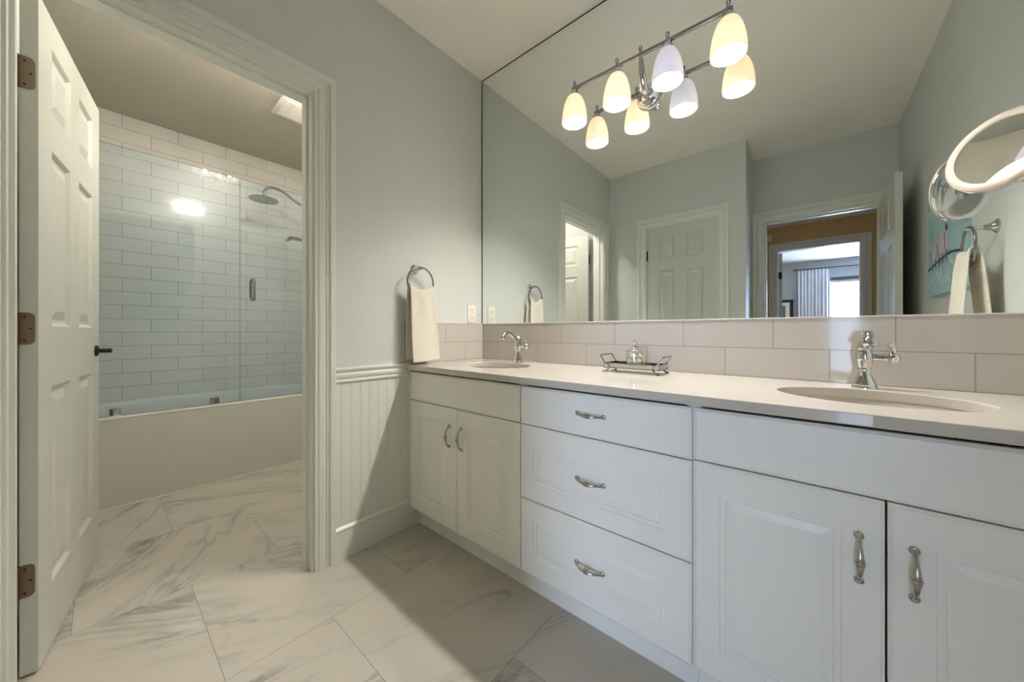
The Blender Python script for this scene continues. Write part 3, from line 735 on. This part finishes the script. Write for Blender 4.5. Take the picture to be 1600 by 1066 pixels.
for i, (dx, dy, dz) in enumerate(((-.016,-.010,.021), (.016,-.008,.021), (.0,.017,.021), (-.014,.012,.041), (.012,.014,.043), (.0,-.016,.044))):
    bm = BM(); bmesh.ops.create_icosphere(bm, subdivisions=3, radius=.0155)
    for v in bm.verts: v.co *= 1+.05*math.sin(v.co.x*420+i)*math.cos(v.co.y*380)+.04*math.sin(v.co.z*500)
    o = obj('cotton_ball', bm, M['cotton']); o.location = (JX+dx, JY+dy, JZ+dz)
    tag(o, 'white cotton ball inside the lidded glass jar', 'cotton ball', 'cotton balls in the jar')

# ------------------------------------------------------------------ towel rings and towels
def towel_ring(wx, s, y, z, lab, R=.078, out=.058):
    # s=+1: wall faces +x
    t = thing('towel_ring', lab, 'towel ring', (wx, y, z), group='chrome towel rings')
    bm = BM(); lathe(bm, [(.0265,0), (.0265,.004*s), (.022,.008*s), (.017,.013*s), (.012,.022*s), (.010,.035*s)], (wx, y, z), 'X', 24); obj('mount', bm, M['chrome'], t)
    bm = BM(); tube(bm, [(wx+s*.03,y,z), (wx+s*.045,y,z+.001), (wx+s*(out+.004),y,z+.001), (wx+s*(out+.009),y,z+.001)], [.0095,.0085,.0105,.006], 14); obj('post', bm, M['chrome'], t)
    bm = BM(); tube(bm, [(wx+s*out, y+R*math.sin(2*PI*k/48), z-R+.006+R*math.cos(2*PI*k/48)) for k in range(48)], .0048, 10, closed=True); obj('ring', bm, M['darkchrome'], t)
    return z-R+.006
def hand_towel(wx, s, yc, zc, RR, zb, wt, wb, lab, out=.058, spread=.022, back=None, dy=0):
    # folded towel drawn through the ring, a front fall and a back fall
    bm = BM(); nu = 28; rows = []
    zb2 = zb+.012 if back is None else back; ztop = zc-RR
    path = []
    nv = 26
    for i in range(nv+1): path.append((-1, i/nv))       # back fall, bottom to top
    for i in range(1, 8): path.append((0, i/8))
    for i in range(nv+1): path.append((1, 1-i/nv))
    for side, k in path:
        row = []
        for j in range(nu+1):
            q = j/nu*2-1
            if side == 0:
                a = PI*k; xo = -math.cos(a)*.013; z = ztop+.004+math.sin(a)*.010; kk = 1.0
            else:
                kk = k; z = (zb2 if side < 0 else zb)+((ztop+.004)-(zb2 if side < 0 else zb))*k
                xo = side*(.013+spread*(1-k)**.7)
            g = (1-kk)
            wdt = wt+(wb-wt)*min(1, g*1.4)
            yy = yc+q*wdt/2
            fold = .006*math.sin(q*5.2+.6)*kk**3 + .0035*math.sin(q*3.1+1.1+side)*(1-kk)
            rise = .026+.032*q*q
            zz = z + rise*kk**6 + (.004*math.sin(q*2.3) if kk < .05 else 0)
            if side == 0: fold *= 0
            row.append((wx+s*(out+xo+fold*(1-kk**8)), yy+dy*(1-kk), zz))
        rows.append(row)
    loft(bm, rows, closed=False)
    o = obj('hand_towel', bm, M['towel'], None, True, ang=80)
    m = o.modifiers.new('thick', 'SOLIDIFY'); m.thickness = .007; m.offset = 0
    m = o.modifiers.new('soft', 'SUBSURF'); m.levels = 1; m.render_levels = 1
    bounds_rebase(o)
    return tag(o, lab, 'towel', 'hand towels on rings')
zt = towel_ring(0, 1, -.524, 1.392, 'chrome towel ring on the left wall above the worktop', .082)
hand_towel(0, 1, -.524, zt, .082, .893, .148, .172, 'cream textured towel hanging in the left ring, reaching the worktop', dy=.018)
zt = towel_ring(XR, -1, -.585, 1.455, 'chrome towel ring on the right wall, seen in the mirror', .078, .07)
hand_towel(XR, -1, -.585, zt, .078, .97, .14, .17, 'cream towel hanging in the right wall ring, seen in mirror', .07, .03)

# ------------------------------------------------------------------ outlet
t = thing('wall_outlet', 'white double electrical outlet on the left wall above the backsplash', 'outlet', (0, -.097, 1.106))
bm = BM(); rbox(bm, .0, .006, -.133, -.062, 1.107, 1.221, .0025); obj('cover_plate', bm, M['plastic'], t, True)
for zc in (1.143, 1.186):
    bm = BM(); rbox(bm, .004, .0085, -.115, -.080, zc-.0165, zc+.0165, .003); o = obj('socket', bm, M['plastic'], t, True)
    for dy in (-.007, .006):
        bm = BM(); box(bm, .0082, .0088, -.0975+dy-.0012, -.0975+dy+.0012, zc-.002, zc+.008); obj('slot', bm, M['slot'], o, False)
    bm = BM(); lathe(bm, [(.0026, .0082), (.0026, .0088)], (0, -.0975, zc-.009), 'X', 10); obj('ground_hole', bm, M['slot'], o)

# ------------------------------------------------------------------ painting on the right wall
bm = BM(); AY0, AY1, AZ0, AZ1 = -1.461, -.875, 1.250, 1.805
rbox(bm, XR-.024, XR, AY0, AY1, AZ0, AZ1, .002)
xa = XR-.0245
def daub(pts, mi, th=.0012):
    loft(bm, [[(xa, y, z) for y, z in pts], [(xa-th, y, z) for y, z in pts]], True, True, True, mi)
line = [(-1.458,1.405), (-1.30,1.425), (-1.15,1.440), (-1.03,1.445), (-.878,1.425)]
daub(line+[(y, z-.010) for y, z in line[::-1]], 1)
for k, (y, h, wd) in enumerate(((-1.375,.11,.062), (-1.315,.125,.066), (-1.245,.12,.062), (-1.185,.135,.064), (-1.12,.16,.058))):
    zb = 1.425+(.004*k)
    pts = []
    for i in range(20):
        a = 2*PI*i/20; q = 1+.12*math.sin(3*a+k*1.7)+.08*math.sin(5*a+k)
        pts.append((y+wd/2*math.cos(a)*q*(1-.3*max(0, math.sin(a))), zb+h*.42+h*.42*math.sin(a)*q))
    daub(pts, 2)
    daub([(y+.020*math.cos(a)*(1+.2*math.sin(2*a+k))+.010, zb+h*.84+.019*math.sin(a)) for a in [2*PI*i/12 for i in range(12)]], 2 if k < 4 else 3, .0016)
    daub([(y-wd*.30, zb+h*.62), (y-wd*.16, zb+h*.70), (y-wd*.12, zb+h*.30), (y-wd*.26, zb+h*.12)], 3 if k % 2 == 0 else 4, .0018)
    daub([(y+wd*.10, zb+h*.10), (y+wd*.24, zb+h*.16), (y+wd*.20, zb-.035), (y+wd*.10, zb-.028)], 3, .0018)
    daub([(y+wd*.28, zb+h*.5), (y+wd*.40, zb+h*.55), (y+wd*.36, zb+h*.2)], 4, .0018)
for k in range(12):
    y = -1.42+.033*k+random.uniform(-.01, .01); z = 1.33+random.uniform(-.03, .045); r = random.uniform(.010, .022)
    daub([(y+r*.6*math.cos(a), z+r*1.7*math.sin(a)) for a in [2*PI*i/9 for i in range(9)]], 4)
o = obj('wall_art', bm, [M['art'], M['art_line'], M['art_bird'], M['art_bird2'], M['art_white']], None, False)
bounds_rebase(o); tag(o, 'teal painting of pale birds on a wire, right wall, seen in mirror', 'picture')

# ------------------------------------------------------------------ magnifying mirror on an arm from the right wall
C = Vector((2.020, -.162, 1.513)); nn = Vector((-.680, -.705, .200)).normalized(); R = .103
t = thing('magnifying_mirror', 'round wall-arm magnifying mirror with frosted rim and chrome back', 'mirror', C)
zax = nn; xax = Vector((0,0,1)).cross(zax).normalized(); yax = zax.cross(xax)
Q = Matrix((xax, yax, zax)).transposed().to_4x4()
def rot_lathe(prof, n=64, cap0=False, cap1=False):
    bm = BM(); lathe(bm, prof, (0,0,0), 'Z', n, cap0, cap1); bm.transform(Q); return bm
obj('rim', rot_lathe([(.0815,-.002), (.0825,.0015), (.090,.003), (.098,.002), (.1025,-.001), (.1032,-.004), (.1020,-.007), (.099,-.0085)]), M['ringlight'], t, True, True, ang=60)
obj('chrome_band', rot_lathe([(.1028,-.0035), (.1036,-.006), (.1036,-.013), (.1020,-.016), (.098,-.017)]), M['chrome'], t, True, True)
prof = [(.0850*k/14, -.0015-.008*(1-(k/14)**2)) for k in range(15)]
obj('mirror_glass', rot_lathe([(max(r, .0004), z) for r, z in prof], cap0=True), M['vmirror'], t, True, True, ang=80)
obj('back_shell', rot_lathe([(.0990,-.0165), (.096,-.020), (.085,-.026), (.065,-.032), (.040,-.036), (.016,-.0375)], cap1=True), M['chrome'], t, True, True)
bm = BM(); lathe(bm, [(.013,-.036), (.014,-.042), (.011,-.048), (.011,-.056), (.014,-.060), (.012,-.066), (.004,-.068)], n=20); bm.transform(Q); obj('swivel_joint', bm, M['chrome'], t, True, True)
bm = BM(); J = C+nn*-.062
tube(bm, catmull([J, J+Vector((.03,.004,-.004)), (2.135,-.100,1.49), (2.165,-.10,1.475), (2.196,-.10,1.475)], 6), .0065, 12); obj('arm', bm, M['chrome'], t)
bm = BM(); lathe(bm, [(.045,0), (.045,-.006), (.038,-.012), (.016,-.018), (.012,-.030)], (XR,-.10,1.475), 'X', 32); obj('wall_plate', bm, M['chrome'], t)

# ------------------------------------------------------------------ bathtub
t = thing('bathtub', 'built-in white bathtub behind a plain beige apron panel', 'bathtub', (-1.885, -1.07, 0))
YT0, YT1, XT0, XT1 = -1.839, -.241, -2.279, -1.49
bm = BM(); box(bm, -1.512, -1.49, YT0, YT1, 0, .528); obj('apron', bm, M['apron'], t, False)
bm = BM(); rbox(bm, -1.515, -1.487, YT0, YT1, .528, .541, .003); obj('top_edge', bm, M['caulk'], t, True)
bm = BM(); rbox(bm, -1.4905, -1.484, YT0, YT1, 0, .007, .002); obj('caulk_line', bm, M['caulk'], t, True)
bm = BM(); NB = 72; cxx, cyt = -1.893, -1.04
def tubring(a, b, z, p=5.0):
    o = []
    for i in range(NB):
        th = 2*PI*i/NB; c, s_ = math.cos(th), math.sin(th)
        k = (abs(c)**p+abs(s_)**p)**(-1/p); o.append((cxx+a*k*c, cyt+b*k*s_, z))
    return o
def rectring(z):
    o = []
    for i in range(NB):
        th = 2*PI*i/NB; c, s_ = math.cos(th), math.sin(th); a, b = (XT1-.025-XT0)/2, (YT1-YT0)/2
        k = 1/max(abs(c), abs(s_)); o.append(((XT0+XT1-.025)/2+a*k*c, cyt+b*k*s_, z))
    return o
loft(bm, [rectring(.53), rectring(.54), tubring(.315,.725,.54), tubring(.300,.71,.533), tubring(.285,.695,.50), tubring(.265,.68,.30), tubring(.24,.64,.20), tubring(.18,.56,.165), tubring(.05,.3,.16)], True, False, True)
obj('basin', bm, M['acrylic'], t, True)

# ------------------------------------------------------------------ shower glass
def pane(x0, x1, y0, y1, z0, z1, parent):
    bm = BM(); box(bm, x0, x1, y0, y1, z0, z1)
    for f in bm.faces:
        f.material_index = 0
    bm.normal_update()
    for f in bm.faces:
        if abs(f.normal.x) < .5: f.material_index = 1
    return obj('glass_pane', bm, [M['glass'], M['glassedge']], parent, False)
GX0, GX1, GZ = -1.528, -1.520, 2.172
t = thing('shower_screen', 'fixed clear glass shower panel on the bathtub edge, left', 'shower screen', (-1.524, -1.44, .541))
pane(GX0, GX1, -1.838, -.983, .5415, GZ, t)
for yy, mt in ((-1.585, 'plastic'), (-1.125, 'darkchrome')):
    bm = BM(); rbox(bm, GX0-.012, GX1+.012, yy-.024, yy+.024, .541, .588, .003); o = obj('clamp', bm, M['chrome'] if mt == 'plastic' else M['darkchrome'], t, True)
t = thing('shower_door', 'hinged clear glass shower door with chrome pull handle', 'shower door', (-1.524, -.62, .545))
pane(GX0, GX1, -.979, -.262, .548, GZ, t)
for sgn, xg in ((1, GX1), (-1, GX0)):
    bm = BM(); z0, z1 = 1.29, 1.44; xx = xg+sgn*.042
    tube(bm, catmull([(xg, -.905, z0), (xg+sgn*.03, -.905, z0), (xx, -.905, z0+.014), (xx, -.905, z0+.04), (xx, -.905, z1-.04), (xx, -.905, z1-.014), (xg+sgn*.03, -.905, z1), (xg, -.905, z1)], 4), .0095, 12)
    obj('pull_handle', bm, M['darkchrome'], t)
for zz in (.80, 1.95):
    bm = BM(); rbox(bm, GX0-.012, GX1+.012, -.31, -.2405, zz-.045, zz+.045, .003); obj('hinge', bm, M['chrome'], t, True)

# ------------------------------------------------------------------ shower fittings on the tub's right wall
YW = -.24
t = thing('rain_shower_head', 'round chrome rain shower head on a curved arm', 'shower head', (-1.885, YW, 2.20))
bm = BM(); lathe(bm, [(.032,0), (.032,-.005), (.020,-.012)], (-1.885, YW, 2.19), 'Y', 24); obj('flange', bm, M['darkchrome'], t)
bm = BM(); tube(bm, catmull([(-1.885,YW,2.19), (-1.885,-.34,2.185), (-1.885,-.47,2.215), (-1.885,-.60,2.285), (-1.885,-.69,2.295), (-1.885,-.735,2.255), (-1.885,-.742,2.20)], 8), .0115, 12); obj('arm', bm, M['darkchrome'], t)
bm = BM(); lathe(bm, [(.105,2.172), (.108,2.175), (.106,2.179), (.06,2.185), (.022,2.190), (.018,2.205), (.012,2.212)], (-1.885,-.742,0), n=40); o = obj('head', bm, M['darkchrome'], t)
bm = BM()
for r, n in ((.02,6), (.042,12), (.064,18), (.086,24)):
    for k in range(n):
        a = 2*PI*k/n; lathe(bm, [(.0032,2.172), (.0022,2.169)], (-1.885+r*math.cos(a), -.742+r*math.sin(a), 0), n=6)
obj('nozzles', bm, M['slot'], o)
HX = -1.80
t = thing('hand_shower', 'chrome hand shower on a slide bar with hose', 'hand shower', (HX, YW, 1.0))
bm = BM(); tube(bm, [(HX,-.295,1.72), (HX,-.295,1.00)], .010, 12)
for zz in (1.74, 1.02): tube(bm, [(HX,YW,zz-.02), (HX,-.295,zz-.02)], .011, 12)
obj('slide_bar', bm, M['darkchrome'], t)
bm = BM(); tube(bm, catmull([(HX,-.305,1.735), (HX,-.345,1.795), (HX,-.43,1.855), (HX,-.505,1.874), (HX,-.545,1.872)], 6), [.012]*6+[.0125]*6+[.014]*6+[.016]*7, 12)
mt = Matrix.Rotation(math.radians(28), 4, 'X')
lathe(bm, [(.044,-.010), (.046,-.004), (.040,.006), (.022,.018), (.012,.024)], (HX,-.562,1.862), n=28, mtx=mt); obj('handset', bm, M['darkchrome'], t)
bm = BM(); tube(bm, catmull([(HX,-.300,1.735), (HX+.01,-.300,1.60), (HX+.03,-.302,1.30), (HX+.02,-.303,.95), (HX-.0,-.300,.80), (HX-.02,-.275,.84), (HX-.02,YW,.92)], 8), .0075, 10); obj('hose', bm, M['darkchrome'], t)
t = thing('tub_spout', 'small chrome tub spout low on the shower wall', 'spout', (-1.885, YW, .70))
bm = BM(); tube(bm, [(-1.885,YW,.70), (-1.885,-.30,.70), (-1.885,-.345,.695), (-1.885,-.365,.675)], [.024,.022,.022,.018], 16); obj('spout_body', bm, M['chrome'], t)
bm = BM(); tube(bm, [(-1.885,-.335,.715), (-1.885,-.335,.735)], [.004,.007], 10); obj('diverter_knob', bm, M['chrome'], t)

# ------------------------------------------------------------------ exhaust vent in the tub room ceiling
t = thing('ceiling_vent', 'white square exhaust fan grille on the tub room ceiling', 'vent', (-1.20, -.69, 2.684))
vx0, vx1, vy0, vy1 = -1.375, -1.095, -.83, -.55
bm = BM(); rbox(bm, vx0, vx1, vy0, vy1, 2.670, 2.6848, .006)
obj('frame', bm, M['plastic'], t, True)
bm = BM(); k = vx0+.035
while k < vx1-.03:
    rbox(bm, k, k+.006, vy0+.03, vy1-.03, 2.664, 2.672, .0015); k += .0105
yy = vy0+.03
while yy < vy1-.03: box(bm, vx0+.03, vx1-.03, yy, yy+.004, 2.665, 2.670); yy += .02
obj('grille', bm, M['plastic'], t, False)

# ------------------------------------------------------------------ crystal flush light in the tub room
CX, CY = -.50, -.95
t = thing('crystal_ceiling_light', 'domed crystal flush-mount light on the tub room ceiling, seen reflected', 'ceiling light', (CX, CY, 2.684))
bm = BM(); lathe(bm, [(.225,2.6848), (.225,2.672), (.20,2.664), (.02,2.662)], (CX,CY,0), n=40); obj('canopy', bm, M['chrome'], t)
tiers = ((.205,2.605,32), (.190,2.560,30), (.150,2.512,23), (.095,2.475,15))
bm = BM()
for r, z, n in tiers: tube(bm, [(CX+r*math.cos(2*PI*k/40), CY+r*math.sin(2*PI*k/40), z+.016) for k in range(40)], .0022, 6, closed=True)
tube(bm, [(CX,CY,2.662), (CX,CY,2.45)], .005, 8)
obj('wire_frame', bm, M['chrome'], t)
cm = None; cnt = 0
for r, z, n in tiers[1:]+tiers[:1]:
    for k in range(n):
        if cnt >= 100: break
        a = 2*PI*k/n+r*9
        if cm is None:
            bm = BM(); lathe(bm, [(.002,.019), (.012,.010), (.0165,0), (.012,-.011), (.002,-.022)], n=8); cm = obj('crystal', bm, M['crystal'], t, False, True); o = cm
        else:
            o = cm.copy(); COL.objects.link(o); o.parent = t
        o.location = Vector((CX+r*math.cos(a), CY+r*math.sin(a), z))-t.location; cnt += 1
for k in range(6):
    a = 2*PI*k/6+.4; bm = BM(); bmesh.ops.create_uvsphere(bm, u_segments=12, v_segments=8, radius=.0165, matrix=Matrix.Translation((CX+.105*math.cos(a), CY+.105*math.sin(a), 2.545))); obj('bulb', bm, M['bulb_ch'], t)

# ------------------------------------------------------------------ hall and bedroom things seen through the entry door
o = None
t = thing('door_chime', 'small white box high on the tan hall wall, seen in mirror', 'chime box', (1.258, -4.0, 2.216))
bm = BM(); rbox(bm, 1.225, 1.290, -4.0, -3.962, 2.216, 2.299, .004); obj('casing', bm, M['plastic'], t, True)
t = thing('window_1', 'bright bedroom window with dark blind head, seen in the mirror', 'window', (2.5, -7.55, WZ0), kind='structure')
bm = BM()
for a, b, c, d in ((WX0,WX0+.05,WZ0,WZ1), (WX1-.05,WX1,WZ0,WZ1), (WX0+.05,WX1-.05,WZ0,WZ0+.05), (WX0+.05,WX1-.05,WZ1-.05,WZ1)): box(bm, a, b, -7.57, -7.51, c, d)
for xx in (2.162, 2.52, 2.88): box(bm, xx-.007, xx+.007, -7.55, -7.53, 1.85, WZ1-.05)
box(bm, WX0+.05, WX1-.05, -7.55, -7.53, 1.838, 1.858)
obj('window_frame', bm, M['trim'], t, False)
bm = BM(); box(bm, WX0+.02, WX1-.02, -7.585, -7.575, WZ0+.02, WZ1-.02); obj('pane', bm, M['sky'], t, False)
bm = BM(); rbox(bm, WX0+.0, WX1, -7.505, -7.46, 2.035, 2.098, .003)
o = obj('window_blind', bm, M['windark'], None, True); bounds_rebase(o); tag(o, 'dark rolled blind along the bedroom window top, seen in mirror', 'blind')
bm = BM(); tube(bm, [(1.45,-7.40,2.285), (3.7,-7.40,2.285)], .011, 10)
for xx in (1.44, 3.71): lathe(bm, [(.004,-.02), (.02,-.01), (.022,0), (.018,.012), (.004,.02)], (xx,-7.40,2.285), 'X', 14)
for xx in (1.50, 3.6): tube(bm, [(xx,-7.40,2.285), (xx,-7.5,2.285)], .007, 8)
o = obj('curtain_rod', bm, M['windark']); tag(o, 'thin curtain rod above the bedroom window, seen in mirror', 'curtain rod')
bm = BM(); rows = []
nz = 14
for i in range(nz+1):
    z = .05+(2.27-.05)*i/nz; kk = i/nz; row = []
    for j in range(121):
        q = j/120; pinch = .75 if kk > .95 else 1
        row.append((1.49+.47*q, -7.415+.034*math.sin(q*2*PI*9)*pinch+.008*math.sin(q*31+kk*2), z))
    rows.append(row)
loft(bm, rows, closed=False); o = obj('curtain', bm, M['curtain'], None, True, ang=80)
m = o.modifiers.new('thick', 'SOLIDIFY'); m.thickness = .004
tag(o, 'white pleated curtain left of the bedroom window, seen in mirror', 'curtain'); bounds_rebase(o)
t = thing('picture_frame', 'black framed picture on the bedroom wall left of the curtain', 'picture', (1.19, -7.5, 1.20))
px0, px1, pz0, pz1 = .96, 1.416, 1.20, 1.708
bm = BM()
for a, b, c, d in ((px0,px0+.055,pz0,pz1), (px1-.055,px1,pz0,pz1), (px0+.055,px1-.055,pz0,pz0+.055), (px0+.055,px1-.055,pz1-.055,pz1)): rbox(bm, a, b, -7.5, -7.47, c, d, .002)
obj('frame', bm, M['frameblk'], t, False)
bm = BM(); box(bm, px0+.05, px1-.05, -7.4995, -7.488, pz0+.05, pz1-.05); obj('mat_board', bm, M['plastic'], t, False)
bm = BM(); box(bm, px0+.12, px1-.125, -7.488, -7.486, pz0+.12, pz1-.12); obj('print', bm, M['print'], t, False)
